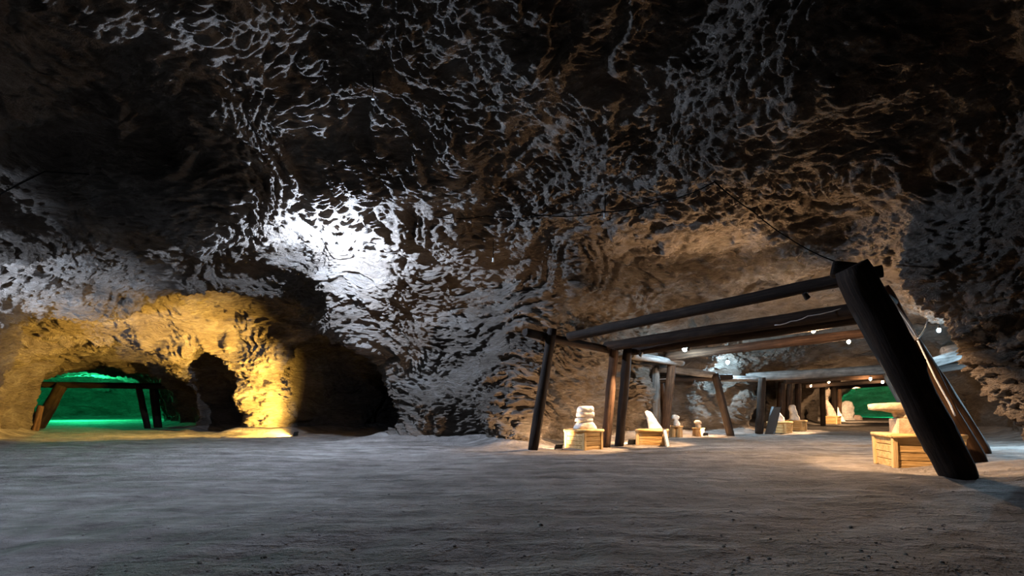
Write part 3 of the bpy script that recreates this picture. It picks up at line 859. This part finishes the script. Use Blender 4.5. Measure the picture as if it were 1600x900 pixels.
# floodlights lying on the floor
def fl(px, py, aim, key, label, size=0.2, angle=150, k=1.0):
    p = on_floor(px, py); p.z -= 0.005
    return flood(p, aim, LIGHTS[key][0]*k, LIGHTS[key][1], label, angle, size)
fl(987, 695.0, (3.2, 22.5, 2.0), 'f', 'black floodlight lying left of the honey coloured crate', 0.3)
fl(873, 703.0, (0.6, 18.5, 1.6), 'f', 'black floodlight lying left of the leftmost pine crate', 0.26)
fl(1102, 682.5, at(1062, 640, 27.5), 'f', 'small black floodlight right of the low stump', 0.24, k=1.3)
flood(at(1118, 525, 16.35), (3.4, 12.6, 7.0), LIGHTS['uplight'][0], LIGHTS['uplight'][1], 'small black floodlight added behind the double beam to brighten the roof', 125, 0.12)  # added light, hidden by the beam, warms the roof
fl(462, 681.5, (-17.5, 26.2, 3.3), 'yellow', 'floodlight at the foot of the yellow-lit pillar', 0.3, 112)

# ------------------------------------------------------------------ wires
def wire(pts, r, mat, label, group=None, sag=0.0):
    P = [Vector(q) for q in pts]
    dense = []
    for a, b in zip(P[:-1], P[1:]):
        n = max(3, int((b-a).length/0.35))
        for k in range(n):
            t = k/n; q = a.lerp(b, t); q.z -= sag*4*t*(1-t); dense.append(q)
    dense.append(P[-1])
    o = from_bm('cable', tube_bm(dense, r, 6), mat, smooth=True)
    tag(o, label, 'cable', group)
    return o
def along_roof(xy, off=0.06): return [(x, y, roof(x, y)-off) for x, y in xy]
wire(along_roof([(-2.4, 15.7), (-0.8, 15.9), (0.9, 15.1), (2.5, 14.2), (3.8, 13.2), (4.5, 11.4)], 0.12), 0.014, CABLEM, 'thin black cable strung along the roof from the middle to the right', sag=0.08)
wire(along_roof([(4.5, 11.4), (6.2, 13.2), (7.6, 13.9)], 0.1) + [tuple(at(1306, 409, 12.0)), tuple(at(1330, 413, 10.3))], 0.014, CABLEM, 'thin black cable running down the roof to the head of the foreground post', sag=0.04)
wire(along_roof([(-15.0, 14.6), (-13.9, 13.9), (-12.6, 13.8), (-11.4, 13.8)], 0.15), 0.014, CABLEM, 'thin black cable on the left roof above the bright wall')
wire([at(1000, 591, 24.0), at(1040, 592, 24.6), at(1117, 590, 26.4), at(1190, 592, 27.6)], 0.014, WHITECABLE, 'thin pale cable strung between the left posts', sag=0.03)
wire([at(1210, 508, 13.9), at(1236, 502, 13.7), at(1262, 494, 13.5), at(1320, 480, 13.2)], 0.012, WHITECABLE, 'thin pale cable draped along the double beam', sag=0.03)
wire([at(1434, 529, 11.8), at(1440, 522, 12.0), at(1446, 512, 12.3), at(1450, 499, 12.6)], 0.016, WHITECABLE, 'short pale loop of cable above the leaning posts')
wire([at(1374, 447, 11.9), at(1390, 468, 11.9), at(1404, 487, 11.9), at(1418, 506, 11.9), at(1433, 530, 11.9)], 0.05, FOIL, 'silvery wrapped conduit fixed along the brown leaning post')
wire([at(1433, 530, 11.9), at(1447, 560, 11.95), at(1462, 592, 12.0), at(1484, 632, 12.1), at(1492, 650, 12.1)], 0.018, WHITECABLE, 'pale cable running down the brown leaning post from the conduit')

def hook(x, y, label, n=0.55):
    z = roof(x, y)
    root = empty('hanging_socket', (x, y, z)); tag(root, label, 'socket', 'unlit sockets hanging from the roof')
    from_bm('wire', tube_bm([(0, 0, .2), (.012, 0, -n*.5), (0, 0, -n)], 0.012, 6), CABLEM, root)
    bm = bmesh.new(); bmesh.ops.create_cone(bm, cap_ends=True, segments=12, radius1=.035, radius2=.026, depth=.13)
    for v in bm.verts: v.co.z -= n+.05
    from_bm('socket', bm, WHITECABLE, root)
hook(2.5, 13.8, 'small pale socket hanging from the brown roof above the black cable')
hook(-0.62, 16.8, 'small pale socket hanging from the roof right of the glaring lamp')
hook(-3.1, 11.4, 'small socket hanging high on the white-streaked roof', 0.4)

# grit on the floor
def pebbles(n, label):
    bm = bmesh.new()
    xs = []
    while len(xs) < n:
        y = 4.3+(random.random()**1.7)*16; x = random.uniform(-1.0, 1.0)*y
        if x > 9.5 or x < -17 or min(math.hypot(x-q.x, y-q.y) for q in (p1, p2, p9)) < 1.3: continue
        xs.append((x, y))
    zz = floor_h(np.array(xs, dtype=np.float32))
    for (x, y), z in zip(xs, zz):
        r = random.choice((.004, .005, .006, .007, .009, .012, .018)) * random.uniform(.7, 1.2)
        m = bmesh.ops.create_icosphere(bm, subdivisions=1, radius=r)
        q = Matrix.Rotation(random.uniform(0, 6.3), 3, 'Z')
        sx, sy, sz = random.uniform(.7, 1.5), random.uniform(.7, 1.2), random.uniform(.4, .8)
        for v in m['verts']:
            c0 = Vector((v.co.x*sx*random.uniform(.85, 1.15), v.co.y*sy, v.co.z*sz))
            v.co = q @ c0 + Vector((x, y, float(z)+r*sz*.35))
    o = from_bm('pebbles', bm, GRIT)
    tag(o, label, 'pebbles', kind='stuff')
GRIT = stone_material('grit_stone', (0.14, 0.125, 0.115), (0.30, 0.28, 0.26), 20)
pebbles(1800, 'small grey pebbles and dirt crumbs scattered over the floor')
